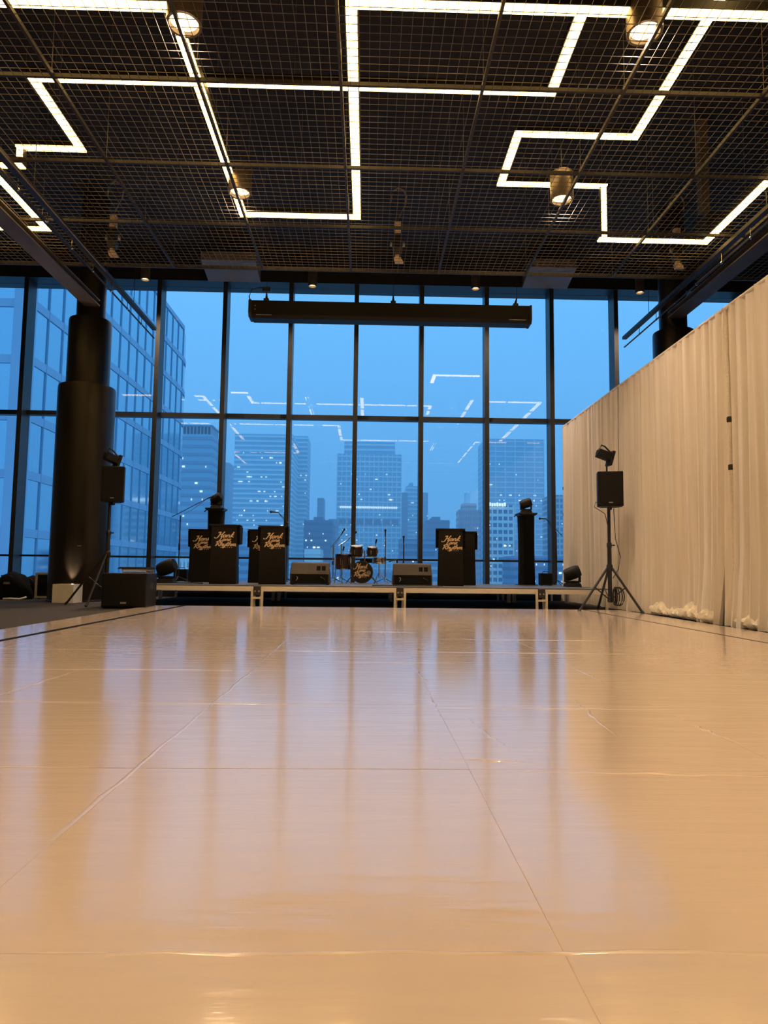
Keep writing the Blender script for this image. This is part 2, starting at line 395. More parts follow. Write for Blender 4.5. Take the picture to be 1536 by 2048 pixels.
MB().path([(-hl+.02,0,.34),(-hl-.02,0,.48),(-hl+.03,0,.62),(-hl+.2,0,.66),(-hl+.36,0,.62)], .012).build('feed_cable', M['black'], t, True)
bx(-hl+.24, -hl+.40, -.05, .05, .58, .66).build('junction_box', M['black'], t, bevel=.005)

# ------------------------------------------------------------------ chain hoists hanging above the mesh edge
def hoist(x, label, flip):
    t = thing('chain_hoist', (x, 11.22, 5.90), label, 'hoist', 'small hoists with beige connectors above the mesh edge')
    bx(-.035, .035, -.03, .03, 0, .10).build('cap', M['cream'], t, bevel=.004)
    MB().frustum((-.085+.05*flip,.085+.05*flip-.03,-.04,.04), (-.06,.06,-.04,.04), -.04, .05).build('hook_block', M['cream'], t, bevel=.004)
    MB().frustum((-.06,.06,-.06,.06), (-.085,.085,-.07,.07), .10, .22).build('lower_body', M['black'], t, bevel=.006)
    bx(-.06, .06, -.06, .06, .22, .46).build('body', M['abs'], t, bevel=.008)
    for s_ in (-1, 1): MB().lathe([(.02,-.04),(.026,-.03),(.026,.03),(.02,.04)], (s_*.105, 0, .29), 10).build('side_roller', M['badge'], t, True)
    bx(-.055, .055, -.045, .045, .46, .68).build('connector', M['cream'], t, bevel=.006)
    f = flip
    MB().path([(0,0,.68),(.03*f,0,.78),(.13*f,0,1.0),(.15*f,0,1.15),(.10*f,0,1.26),(0,0,1.30),(-.08*f,0,1.24),(-.11*f,0,1.14),(-.12*f,0,1.05)], .014, 8).build('power_cable', M['cable'], t, True)
    MB().bar((0,.03,.68), (0,.03,ZC-5.905), .006, 6).build('chain', M['rail'], t)
hoist(-4.37, 'small hoist with beige connector hanging at left', 1)
hoist(.45, 'small hoist with beige connector at the centre of the mesh edge', 1)
hoist(5.28, 'small hoist with beige connector hanging at right', 1)

# ducts high above the mesh
t = thing('air_duct', (0, 5.5, 7.45), 'dark rectangular air duct high above the mesh', 'duct')
bx(-9.5, 9.5, -.3, .3, 0, .40).build('duct_body', M['rail'], t, bevel=.01)
for k in range(12): bx(-9.4+k*1.7, -9.36+k*1.7, -.33, .33, -.03, .43).build('duct_flange', M['rail'], t)
t = thing('air_duct', (5.35, 10.4, 6.42), 'short brown drop duct with a flat box above the right hoist', 'duct')
bx(-.07, .07, -.07, .07, .0, ZC-6.425).build('duct_body', M['beam'], t, bevel=.01)
bx(.02, .45, -.05, .35, -.28, 0).build('duct_boot', M['rail'], t, bevel=.01)

# ------------------------------------------------------------------ dance floor
df = thing('dance_floor', (0, 0, 0), 'glossy cream vinyl dance floor made of square sheets with dark tape lines', 'dance floor')
PS = 1.015; FX0, FX1, FY0, FY1 = -3.55, 4.25, -5.0, 11.40
def edges(lo, hi, off):
    k = math.ceil((lo-off)/PS); e = [lo]
    while off + k*PS < hi-.05:
        if off + k*PS > lo + .05: e.append(off + k*PS)
        k += 1
    return e + [hi]
ex = edges(-2.97, 3.60, -.69); ey = edges(FY0, FY1-.0, 1.148)
cache = {}
for a, b in zip(ex, ex[1:]):
    for c, d in zip(ey, ey[1:]):
        key = (round(b-a, 3), round(d-c, 3))
        if key not in cache:
            g_ = .0002; L_, W_ = b-a, d-c; hz = .022; e_ = .0025
            m = MB(); m.box(g_, L_-g_, g_, W_-g_, 0, hz-.0004)
            m.frustum((g_, L_-g_, g_, W_-g_), (g_+e_, L_-g_-e_, g_+e_, W_-g_-e_), hz-.0004, hz)
            cache[key] = m.mesh('vinyl_sheet', M['vinyl'])
        inst('vinyl_sheet', cache[key], df, (a, c, 0), (random.uniform(-.0004, .0004), random.uniform(-.0004, .0004), 0))
bx(FX0, -3.045, FY0, FY1, 0, .0215).build('border_strip', M['vinyl'], df)
bx(3.632, FX1, FY0, FY1, 0, .0215).build('border_strip', M['vinyl'], df)
bx(-3.045, -2.968, FY0, FY1, 0, .0232).build('tape_line', M['cloth_black'], df)
bx(3.598, 3.632, FY0, FY1, 0, .0232).build('tape_line', M['rail'], df)

# creases and welts where the vinyl sheets meet or ruck up
crnd = random.Random(5)
def crease(pts, wd=.007, hgt=.0022):
    vs = []; N = len(pts)
    for i, (x, y) in enumerate(pts):
        a = pts[max(i-1, 0)]; b = pts[min(i+1, N-1)]; d = Vector((b[0]-a[0], b[1]-a[1])).normalized(); nx, ny = -d.y*wd, d.x*wd
        k = .25 + .75*math.sin(PI*min(max(i/(N-1), .03), .97))
        vs += [(x-nx, y-ny, .0218), (x, y, .0222+hgt*k), (x+nx, y+ny, .0218)]
    fs = []
    for i in range(N-1): fs += [(3*i, 3*i+1, 3*i+4, 3*i+3), (3*i+1, 3*i+2, 3*i+5, 3*i+4)]
    MB().add(vs, [f[::-1] for f in fs]).build('crease', M['vinyl'], df, True)
def line(x0, y0, x1, y1, jit, n=14): return [(x0+(x1-x0)*i/n+crnd.uniform(-jit, jit), y0+(y1-y0)*i/n+crnd.uniform(-jit, jit)) for i in range(n+1)]
for a in ((-.70,1.6,-.69,3.0,.004), (-.69,3.1,-.68,4.3,.006), (-.69,4.6,-.69,6.4,.004), (.32,2.9,.31,3.7,.010), (.34,3.7,.30,4.6,.008), (.50,2.4,.42,2.9,.008),
          (-2.9,3.19,-1.2,3.20,.003), (-1.2,3.18,-.1,3.17,.004), (.3,3.12,1.4,3.10,.012), (-2.6,2.17,-.75,2.17,.003), (.45,2.14,1.3,2.10,.012), (.2,2.28,.55,2.24,.01),
          (-.7,5.22,.2,5.21,.004), (.4,5.22,2.2,5.20,.006), (-.2,4.6,.6,4.62,.006), (-2.0,4.2,-.8,4.22,.004), (-1.75,3.2,-1.7,4.2,.01), (.95,2.6,1.0,3.3,.010),
          (1.34,3.9,1.34,4.5,.006), (1.36,2.5,1.33,2.8,.01), (-.4,1.15,.9,1.14,.006), (-.9,1.3,-.75,1.28,.006), (-.2,6.9,.5,6.88,.004), (.9,6.2,2.4,6.2,.004)):
    crease(line(*a))

# ------------------------------------------------------------------ stage
DZ, SY0 = .36, 11.80
def stage_section(x0, x1, y0, y1, label, front):
    t = thing('stage_section', (x0, y0, 0), label, 'stage', 'low stage decks with aluminium frames'); w_, d_ = x1-x0-.006, y1-y0-.006
    bx(0, w_, 0, d_, DZ-.018, DZ).build('deck_board', M['deck'], t)
    m = MB()
    for (a, b, c, d) in ((0,w_,0,.035), (0,w_,d_-.035,d_), (0,.035,.035,d_-.035), (w_-.035,w_,.035,d_-.035)): m.box(a, b, c, d, DZ-.10, DZ-.018)
    m.build('frame', M['alu'], t, bevel=.003)
    for lx in (.055, w_-.055):
        for ly in (.055, d_-.055):
            MB().box(lx-.022, lx+.022, ly-.022, ly+.022, 0, DZ-.10).build('leg', M['alu'], t, bevel=.003)
    return t
sx = [-4.29, -1.865, .575, 3.02, 4.24]
nm = ('left end', 'left middle', 'right middle', 'short right end')
for i in range(4):
    stage_section(sx[i], sx[i+1], SY0, SY0+2.44, 'front stage deck with aluminium edge, %s of the row' % nm[i], True)
    stage_section(sx[i], sx[i+1], SY0+2.44, SY0+3.66, 'rear stage deck behind the %s front deck' % nm[i], False)
for i, nmx in ((1, 'left'), (2, 'middle'), (3, 'right')):
    x = sx[i]
    t = thing('deck_coupler', (x, SY0-.02, 0), 'aluminium coupler frame joining the front decks, %s one of three' % nmx, 'coupler', 'couplers under the stage front')
    for s_ in (-1, 1): bx(s_*.085-.02, s_*.085+.02, -.02, .016, .0, .30).build('upright', M['alu'], t, bevel=.003)
    bx(-.065, .065, -.018, .012, .13, .165).build('crossbar', M['alu'], t, bevel=.003)
    MB().prism([(-.022,.19),(-.022,.34),(-.004,.36),(.012,.36),(.012,.19)], -.06, .06).build('clamp_plate', M['rail'], t, bevel=.004)
    for s_ in (-1, 1): MB().lathe([(.016,-.03),(.016,-.02)], (s_*.032, 0, .26), 10, 'y').build('bolt', M['badge'], t)

# ------------------------------------------------------------------ stroke lettering
GL = {
 'H': (.62, [[(-.05,.80),(.06,.98),(.20,.98),(.19,.70),(.10,.30),(.0,.0),(-.14,-.16),(-.32,-.14),(-.36,.02)], [(.66,1.06),(.52,.7),(.44,.3),(.42,.0)], [(.06,.42),(.3,.5),(.58,.5)]]),
 'L': (.55, [[(.36,.98),(.24,.9),(.16,.5),(.04,.04),(.2,.0),(.36,.08),(.52,.02)]]),
 'R': (.58, [[(.14,.98),(.08,.5),(-.04,-.04)], [(-.12,.80),(.10,1.02),(.42,1.0),(.5,.78),(.34,.56),(.10,.48),(.3,.3),(.5,.0),(.6,.04)]]),
 'a': (.46, [[(.36,.40),(.24,.5),(.08,.4),(.03,.18),(.12,.0),(.26,.08),(.38,.5),(.34,.12),(.46,.04)]]),
 'n': (.50, [[(.04,.48),(.08,.3),(.04,.0)], [(.06,.26),(.2,.48),(.34,.46),(.34,.2),(.36,.02),(.48,.06)]]),
 'k': (.48, [[(.20,1.04),(.28,.9),(.12,.5),(.05,.0)], [(.40,.5),(.26,.5),(.1,.24),(.24,.2),(.42,.0)]]),
 'e': (.42, [[(.04,.22),(.26,.28),(.34,.42),(.22,.52),(.08,.38),(.04,.14),(.16,.0),(.40,.10)]]),
 'h': (.50, [[(.18,1.04),(.12,.6),(.04,.0)], [(.06,.26),(.22,.5),(.36,.44),(.34,.16),(.38,.0),(.48,.06)]]),
 'y': (.46, [[(.06,.48),(.04,.2),(.14,.04),(.30,.14)], [(.40,.5),(.32,.1),(.2,-.36),(.02,-.42),(.04,-.2),(.44,.08)]]),
 't': (.32, [[(.20,.86),(.12,.4),(.10,.06),(.22,.0),(.32,.06)], [(-.02,.54),(.36,.60)]]),
 'm': (.72, [[(.04,.48),(.08,.3),(.04,.0)], [(.06,.26),(.18,.48),(.28,.42),(.28,.0)], [(.28,.26),(.42,.48),(.54,.42),(.53,.14),(.58,.0),(.70,.06)]]),
}
def smooth_pts(p):
    out = []
    for i in range(len(p)-1):
        p0 = Vector(p[max(i-1,0)]); p1 = Vector(p[i]); p2 = Vector(p[i+1]); p3 = Vector(p[min(i+2,len(p)-1)])
        for q in range(4):
            u = q/4
            out.append(.5*((2*p1) + (p2-p0)*u + (2*p0-5*p1+4*p2-p3)*u*u + (3*p1-p0-3*p2+p3)*u**3))
    return out + [Vector(p[-1])]
def logo_mesh(width, name):
    # three slanted script lines and a row of tiny marks, lying in the x-z plane, facing -y, centred
    m = MB(); th = .004
    def ribbon(pts, wd):
        N = len(pts); vs = []
        for i, p in enumerate(pts):
            d = (pts[min(i+1,N-1)] - pts[max(i-1,0)]); d = d.normalized() if d.length else Vector((1,0))
            nrm = Vector((-d.y, d.x))*(wd*.5*(.75+.5*abs(d.y)))
            for s_ in (1, -1):
                q = p + nrm*s_
                vs += [(q.x, -th, q.y), (q.x, 0, q.y)]
        fs = []
        for i in range(N-1):
            a = i*4; b = a+4
            fs += [(a, b, b+2, a+2), (a, a+1, b+1, b), (a+2, b+2, b+3, a+3)]
        m.add(vs, fs)
    def word(s_, x, y, sc, wd):
        for ch in s_:
            adv, st = GL[ch]
            for k in st:
                ribbon([Vector((x + (p.x + .22*p.y)*sc, y + p.y*sc)) for p in smooth_pts(k)], wd)
            x += adv*sc
    u = width/2.7
    word('Hank', -.75*u, .70*u, .95*u, .125*u)
    word('Lane', -.55*u, .10*u, .72*u, .105*u)
    word('Rhythm', -.95*u, -.80*u, .80*u, .12*u)
    for k in range(6):
        x = (-.35+.26*k)*u; ribbon([Vector((x, -1.10*u)), Vector((x+.02*u, -.98*u))], .05*u)
        ribbon([Vector((x, -1.10*u)), Vector((x+.08*u, -1.09*u))], .04*u)
    return m.mesh(name, M['gold'])
LOGO = logo_mesh(.40, 'lettering')

# ------------------------------------------------------------------ podiums
def podium(x, y, rz, label, logo=True):
    t = thing('podium', (x, y, DZ), label, 'podium', 'black bandstand podiums on the stage', rz)
    MB().frustum((-.245,.245,0,.03), (-.225,.225,0,.03), 0, 1.05).build('front_panel', M['podium'], t, bevel=.004)
    for s_ in (-1, 1):
        MB().frustum(tuple(sorted((s_*.245, s_*.225)))+(.03,.36), tuple(sorted((s_*.225, s_*.205)))+(.03,.30), 0, 1.05).build('side_panel', M['podium'], t)
        MB().prism([(.08,.74),(.12,.72),(.42,.74),(.46,1.06),(.04,1.06)], *sorted((s_*.215, s_*.282))).build('side_wing', M['cloth_black'], t)
    MB().frustum((-.24,.24,-.012,.40), (-.285,.285,-.02,.47), 1.05, 1.085).build('desk_top', M['podium'], t, bevel=.004)
    bx(-.20, .20, .10, .30, .45, .465).build('inner_shelf', M['podium'], t)
    if logo: inst('lettering', LOGO, t, (0, -.003, .775)).scale = (1, 1, .70)
    return t
podium(-2.62, 12.55, .05, 'front black podium with copper lettering, nearest the left moving-head tower')
podium(-1.75, 12.70, .05, 'front black podium with copper lettering and a boom microphone behind it')
podium(-3.40, 14.10, .05, 'rear black podium half hidden by the leftmost front podium')
podium(-2.16, 13.95, .05, 'rear black podium mostly hidden behind the podium with the boom microphone')
podium(1.58, 12.90, -.10, 'black podium with copper lettering right of the drum kit')
podium(1.95, 13.75, -.10, 'plain-sided rear black podium peeking out right of the lone lettered podium', False)

# ------------------------------------------------------------------ floor monitors
def wedge(x, y, label):
    t = thing('stage_monitor', (x, y, DZ), label, 'speaker', 'wedge monitors at the stage front')
    poly = [(0,.012),(0,.20),(.10,.40),(.20,.42),(.46,.10),(.46,.012)]
    cb = MB().prism(poly, -.365, .365); cb.v = [(a*(.95 if c > .3 else 1), b, c) for a, b, c in cb.v]; cb.build('cabinet', M['wedge'], t, bevel=.014)
    MB().prism([(-.006,.03),(-.006,.195),(.004,.195),(.004,.03)], -.335, .335).build('lower_panel', M['grille'], t)
    for k in range(2):
        a = .12 + k*.095
        MB().prism([(.030,.265),(.068,.345),(.078,.340),(.040,.26)], a, a+.07).build('input_recess', M['cloth_black'], t)
    MB().path([(-.24,-.006,.15),(-.22,-.03,.14),(-.22,-.035,.11),(-.24,-.03,.08)], .008).build('plug', M['badge'], t, True)
    MB().path([(.20,-.008,.15),(.22,-.035,.13),(.26,-.035,.12),(.28,-.008,.09)], .009).build('handle', M['rail'], t, True)
    for s_ in (-1, 1):
        for yy in (.04, .42): MB().lathe([(.02,0),(.02,.014)], (s_*.32, yy, 0), 10).build('rubber_foot', M['black'], t)
wedge(-1.04, 12.55, 'black wedge monitor between the lettered podium and the drum kit')
wedge(.84, 12.55, 'black wedge monitor between the drum kit and the right podium')

# ------------------------------------------------------------------ drum kit
KX, KY = -.10, 14.15
t = thing('bass_drum', (KX, KY, DZ), 'dark bass drum with copper lettering and a silver port ring', 'drum')
KR = .225
MB().lathe([(KR-.012,0),(KR-.012,.36)], (0,0,KR+.015), 40, 'y').build('shell', M['shell'], t, True)
MB().lathe([(KR-.02,-.022),(KR,-.024),(KR+.006,-.012),(KR,.01),(KR-.02,.01)], (0,0,KR+.015), 40, 'y', False).build('front_hoop', M['rail'], t, True)
hd = MB().lathe([(.002,-.016),(KR-.018,-.014),(KR-.018,-.004)], (0,0,KR+.015), 40, 'y').build('front_head', M['skin'], t)
lg = inst('lettering', LOGO, t, (-.035, -.017, KR+.015)); lg.scale = (.84, 1, .72)
MB().lathe([(.002,-.022),(.044,-.024),(.05,-.018)], (.14,0,KR+.0), 24, 'y').build('port_ring', M['badge'], t, True)
for s_ in (-1, 1): MB().bar((s_*(KR-.02),.06,.16), (s_*(KR+.10),-.06,.008), .01, 8).build('spur', M['chrome'], t)
for k in range(8):
    q = 2*PI*(k+.5)/8; bx(-.012,.012,-.02,.05,KR-.012,KR+.012).xf(Matrix.Translation((0,0,KR+.015)) @ Matrix.Rotation(q, 4, 'Y')).build('claw', M['chrome'], t)
def tom(name, x, y, z0, r, h, label, legs=False, tilt=0.0):
    t = thing(name, (x, y, z0), label, 'drum', 'toms of the drum kit'); t.rotation_euler.x = tilt
    MB().lathe([(r-.008,.02),(r-.008,h-.02)], n=28).build('shell', M['shell'], t, True)
    for zz_ in (0, h-.022): MB().lathe([(r-.012,zz_),(r,zz_),(r,zz_+.022),(r-.012,zz_+.022)], n=28, caps=False).build('rim', M['chrome'], t, True)
    MB().lathe([(.002,h-.008),(r-.012,h-.01)], n=28).build('drum_head', M['white'], t)
    for k in range(6):
        q = 2*PI*k/6+.3; bx(r-.01,r+.014,-.01,.01,h*.28,h*.72).xf(Matrix.Rotation(q, 4, 'Z')).build('lug', M['chrome'], t)
    if legs:
        for k in range(3):
            q = 2*PI*k/3+.5; MB().bar(((r+.012)*math.cos(q),(r+.012)*math.sin(q),h*.6), ((r+.03)*math.cos(q),(r+.03)*math.sin(q),-z0+DZ), .008).build('leg', M['chrome'], t)
    return t
tom('rack_tom', KX-.12, KY+.12, DZ+.56, .135, .23, 'larger walnut rack tom on the left above the bass drum', tilt=.18)
tom('rack_tom', KX+.21, KY+.12, DZ+.57, .115, .20, 'smaller walnut rack tom on the right above the bass drum', tilt=.18)
tom('floor_tom', KX-.40, KY+.10, DZ+.29, .165, .32, 'dark floor tom on three legs left of the bass drum', True)
t = thing('tom_holder', (KX+.05, KY+.20, DZ+.47), 'chrome double tom holder on top of the bass drum', 'holder')
MB().bar((0,0,-.015), (0,0,.22), .016).build('post', M['chrome'], t, True)
MB().bar((-.18,0,.10), (.18,0,.10), .011).build('arm', M['chrome'], t, True)
t = thing('snare_drum', (KX+.36, KY+.34, DZ+.42), 'small chrome snare drum on a stand right of the bass drum', 'drum')
MB().lathe([(.15,0),(.155,.01),(.15,.02),(.15,.11),(.155,.12),(.15,.13)], n=28).build('shell', M['chrome'], t, True)
for k in range(3):
    q = 2*PI*k/3; MB().bar((0,0,-.18), (.2*math.cos(q),.2*math.sin(q),-.415), .008).build('stand_leg', M['chrome'], t)
MB().bar((0,0,0), (0,0,-.30), .011).build('stand_post', M['chrome'], t)
t = thing('drum_throne', (KX+.10, KY+.72, DZ), 'black round drum stool behind the bass drum', 'stool')
MB().lathe([(.13,.44),(.15,.46),(.15,.52),(.13,.54)], n=24).build('seat', M['cloth_black'], t, True)
MB().bar((0,0,.12), (0,0,.44), .016).build('post', M['chrome'], t)
for k in range(3):
    q = 2*PI*k/3+.4; MB().bar((0,0,.22), (.24*math.cos(q),.24*math.sin(q),.01), .01).build('leg', M['chrome'], t)

# ------------------------------------------------------------------ microphones on stands
def mic_stand(x, y, h, end, label, tail=None, metal='black', z=DZ, micdir=None):
    t = thing('microphone_stand', (x, y, z), label, 'microphone stand', 'microphone stands on the stage')
    MB().bar((0,0,.05), (0,0,h), .009).build('pole', M[metal], t, True)
    for k in range(3):
        q = 2*PI*k/3+.6; MB().bar((0,0,.12), (.26*math.cos(q),.26*math.sin(q),.008), .008).build('leg', M[metal], t)
    MB().lathe([(.016,h*.48),(.018,h*.52),(.018,h*.56),(.014,h*.58)], n=10).build('clutch', M['black'], t, True)
    e = Vector(end)
    if tail: MB().bar(tail, e, .007).build('boom', M[metal], t, True)
    d = Vector(micdir or (.15, -.3, .1)).normalized()
    MB().bar(e, e+d*.12, .011, 10, .015).build('microphone', M['black'], t, True)
    b = e + d*.14
    MB().lathe([(.004,-.026),(.018,-.02),(.025,0),(.018,.02),(.004,.026)], b, 12).build('grille', M['rail'], t, True)
    MB().path([e, (e+Vector((0,0,h)))*.5+Vector((0,.012,-.03)), Vector((.012,.012,h-.02)), Vector((.014,.012,h*.5)), Vector((.014,.012,.1)), Vector((.2,.1,.01))], .004, 5).build('cable', M['black'], t, True)
    return t
mic_stand(-3.70, 13.55, 1.32, (.52,0,1.66), 'boom microphone stand in front of the left moving-head tower', (-.16,0,1.29), micdir=(.9,-.2,.3))
mic_stand(-1.60, 13.45, 1.22, (-.16,0,1.40), 'boom microphone rising behind the second front podium', (.06,0,1.16), micdir=(-1,-.1,.02))
mic_stand(4.10, 14.7, 1.16, (-.22,0,1.44), 'boom microphone stand at far right near the drape', (.12,0,1.08), micdir=(-1,-.1,.0))
mic_stand(KX-.62, KY+.40, .80, (.16,0,1.02), 'tall overhead microphone stand left of the drums', (-.05,0,.75), 'chrome', micdir=(.3,-.1,.5))
mic_stand(KX-.46, KY+.62, .84, (.22,0,1.00), 'lower overhead microphone stand left of the drums', (-.05,0,.80), 'chrome', micdir=(.4,-.1,.4))
mic_stand(KX+.48, KY+.15, .98, (0,0,.98), 'straight chrome microphone stand right of the drums', None, 'chrome', micdir=(0,-.1,1))
mic_stand(KX+.86, KY+.05, .84, (0,0,.84), 'second thin microphone stand right of the drums', None, 'black', micdir=(0,-.1,1))
def clip_mic(p, label):
    t = thing('drum_microphone', p, label, 'microphone', 'clip microphones on the drums')
    MB().bar((0,0,0), (0,0,.07), .006).build('clip', M['black'], t)
    MB().bar((0,0,.06), (.02,-.01,.15), .016, 10, .02).build('capsule', M['black'], t, True)
clip_mic((KX-.40, KY+.10, DZ+.62), 'black clip microphone on the floor tom')
clip_mic((KX+.28, KY+.16, DZ+.78), 'black clip microphone on the smaller rack tom')
t = thing('keyboard_stand', (.62, 14.0, DZ), 'black bent-arm stand behind the right wedge monitor', 'stand')
MB().path([(-.17,0,.46),(-.10,0,.485),(0,0,.50)], .014, 8).build('arm', M['black'], t, True)
MB().bar((0,0,.50), (0,0,.02), .02).build('post', M['black'], t, True)
for s_ in (-1, 1): MB().bar((0,0,.03), (s_*.02,s_*.2,.012), .012).build('foot', M['black'], t)

# ------------------------------------------------------------------ moving head lights, towers
def moving_head(x, y, z, tilt, label, s=1.0, group='moving head stage lights', rz=0.0):
    t = thing('moving_head_light', (x, y, z), label, 'stage light', group, rz); t.scale = (s, s, s)
    MB().frustum((-.15,.15,-.13,.13), (-.13,.13,-.11,.11), 0, .075).build('base', M['abs'], t, bevel=.008)
    y_ = MB().box(-.125,.125,-.05,.05,.075,.12)
    for q in (-1, 1): y_.frustum(tuple(sorted((q*.125,q*.155)))+(-.05,.05), tuple(sorted((q*.13,q*.158)))+(-.04,.04), .09, .27)
    y_.build('yoke', M['abs'], t, bevel=.006)
    h = MB().lathe([(.06,-.16),(.105,-.15),(.122,-.09),(.126,.02),(.118,.11),(.10,.15)], n=20).xf(Matrix.Translation((0,0,.27)) @ Matrix.Rotation(tilt[0], 4, 'X') @ Matrix.Rotation(tilt[1], 4, 'Y'))
    hh = h.build('head', M['abs'], t, True)
    MB().lathe([(.002,.152),(.09,.153)], n=20).xf(Matrix.Translation((0,0,.27)) @ Matrix.Rotation(tilt[0], 4, 'X') @ Matrix.Rotation(tilt[1], 4, 'Y')).build('lens', M['grille'], hh)
    return t
def tower(x, y, h, label):
    t = thing('light_tower', (x, y, DZ), label, 'tower', 'black fabric light towers on the stage')
    bx(-.20,.20,-.20,.20,0,.015).build('base_plate', M['black'], t)
    pts = []
    n = 24; prof = []
    m = MB(); rows = 10; vs = []
    for i in range(rows+1):
        z = .015 + (h-.03)*i/rows
        for k in range(n):
            q = 2*PI*k/n; r = .165/max(abs(math.cos(q)), abs(math.sin(q)))
            r = min(r, .195)*(1 - .06*math.sin(PI*i/rows)) + .004*math.sin(q*9+i*.3)
            vs.append((r*math.cos(q), r*math.sin(q), z))
    m.add(vs, [(i*n+k, i*n+(k+1) % n, (i+1)*n+(k+1) % n, (i+1)*n+k) for i in range(rows) for k in range(n)])
    m.build('fabric_sleeve', M['cloth_black'], t, True)
    MB().frustum((-.16,.16,-.16,.16), (-.20,.20,-.20,.20), h-.06, h-.03).box(-.20,.20,-.20,.20,h-.03,h).build('top_plate', M['black'], t, bevel=.004)
    MB().bar((-.20,0,h-.015), (-.26,0,h-.08), .012).build('plate_clamp', M['black'], t)
tower(-3.28, 14.85, 1.58, 'black fabric light tower behind the leftmost podiums')
moving_head(-3.28, 14.85, DZ+1.58, (.5,.9), 'moving head light on top of the left tower, tilted right', .8)
tower(3.42, 14.6, 1.54, 'black fabric light tower standing alone at right')
moving_head(3.42, 14.6, DZ+1.54, (.4,1.2), 'moving head light on top of the right tower', .8)
moving_head(-3.70, 12.78, DZ, (.5,1.15), 'moving head light standing on the left end of the stage', 1.08)
moving_head(4.02, 13.3, DZ, (.5,1.15), 'moving head light on the stage in front of the drape', 1.0)

def amp(x, y, label, w_=.25, h_=.26):
    t = thing('small_amplifier', (x, y, DZ), label, 'amplifier', 'small black amplifiers on the stage')
    bx(-w_/2,w_/2,0,.22,.01,h_).build('cabinet', M['abs'], t, bevel=.012)
    bx(-w_/2+.02,w_/2-.02,-.006,.001,.04,h_-.03).build('grille', M['grille'], t)
    MB().path([(-.06,.11,h_),(-.05,.11,h_+.03),(.05,.11,h_+.03),(.06,.11,h_)], .008).build('handle', M['black'], t, True)
    for s_ in (-1, 1): bx(s_*w_*.35-.015,s_*w_*.35+.015,.04,.18,0,.012).build('foot', M['black'], t)
amp(-3.88, 14.4, 'small black amplifier left of the rear podium')
amp(3.78, 14.3, 'small black amplifier right of the lone tower')
# loose cables on the deck
for pts, lb in (([(-3.7,12.5),(-3.45,12.35),(-3.3,12.5),(-3.1,12.3),(-2.95,12.42),(-3.2,12.6)], 'black cable coiled on the deck left of the front podium'),
                ([(.1,12.15),(.3,12.0),(.6,12.05),(1.0,11.95),(1.35,12.1)], 'thin black cable lying along the front edge of the stage')):
    tag(MB().path([(a, b, DZ+.012+.006*(i % 2)) for i, (a, b) in enumerate(pts)], .010).build('stage_cable', M['black'], None, True), lb, 'cable')

# ------------------------------------------------------------------ case with black cover on the stage left
t = thing('equipment_case', (-4.12, 12.25, DZ), 'open equipment case with aluminium edges and reddish panel under a black lid', 'case')
bx(-.20,.20,0,.40,.0,.17).build('body', M['podium'], t)
bx(-.20,.20,-.012,.0,.12,.19).build('front_panel', M['copper_panel'], t)
bx(-.20,.20,0,.40,.17,.20).build('upper_tray', M['copper_panel'], t)
bx(-.19,.20,-.02,.40,.215,.255).build('light_strip', M['white'], t)
for x in (-.21, .20):
    for y in (-.015, .40): bx(x,x+.014,y,y+.014,0,.255).build('edge_trim', M['alu'], t)
MB().frustum((-.30,.24,-.04,.46), (-.26,.22,0,.44), .255, .29).build('lid', M['cloth_black'], t, bevel=.01)

# ------------------------------------------------------------------ subwoofer and speaker on stand, left
t = thing('subwoofer', (-3.765, 10.75, 0), 'large black subwoofer on the carpet at the corner of the dance floor', 'speaker', rz=.04)
bx(-.34,.34,.012,.62,.015,.55).build('cabinet', M['abs'], t, bevel=.014)
bx(-.315,.315,0,.014,.04,.525).build('grille', M['grille'], t, bevel=.006)
bx(-.045,.045,-.004,0,.075,.105).build('badge', M['badge'], t)
for s_ in (-1, 1):
    for y in (.06,.56): MB().lathe([(.03,0),(.03,.016)], (s_*.29,y,0), 12).build('rubber_foot', M['black'], t)
bx(.335,.345,.2,.4,.30,.40).build('side_handle', M['rail'], t)

def tripod(x, y, hub, top, spread, angs, label, brace=.45):
    t = thing('speaker_stand', (x, y, 0), label, 'speaker stand', 'black tripod speaker stands')
    MB().bar((0,0,hub*.25), (0,0,hub+.35), .034, 12).build('lower_tube', M['black'], t, True)
    MB().bar((0,0,hub+.3), (0,0,top), .026, 12).build('upper_tube', M['black'], t, True)
    MB().lathe([(.035,hub-.06),(.05,hub-.04),(.05,hub+.04),(.03,hub+.07)], n=16).build('hub', M['black'], t, True)
    MB().lathe([(.03,hub+.32),(.04,hub+.34),(.04,hub+.40),(.025,hub+.42)], n=16).bar((.03,0,hub+.37), (.09,0,hub+.37), .012).build('collar', M['black'], t, True)
    MB().lathe([(.03,hub*.22),(.042,hub*.24),(.042,hub*.34),(.03,hub*.36)], n=16).build('brace_ring', M['black'], t, True)
    for a in angs:
        d = Vector((math.cos(a), math.sin(a), 0))
        ft = d*spread + Vector((0,0,.02))
        lg_ = MB().bar(d*.04+Vector((0,0,hub)), ft, .019, 8).build('leg', M['black'], t, True)
        MB().bar(ft+(ft-Vector((0,0,hub))).normalized()*-.03, ft+Vector((0,0,-.012))+d*.02, .022, 8).build('rubber_foot', M['black'], lg_, True)
        md = d*.04+Vector((0,0,hub)); md = md.lerp(ft, brace)
        MB().bar(d*.03+Vector((0,0,hub*.30)), md, .010, 6).build('brace', M['black'], t)
    return t
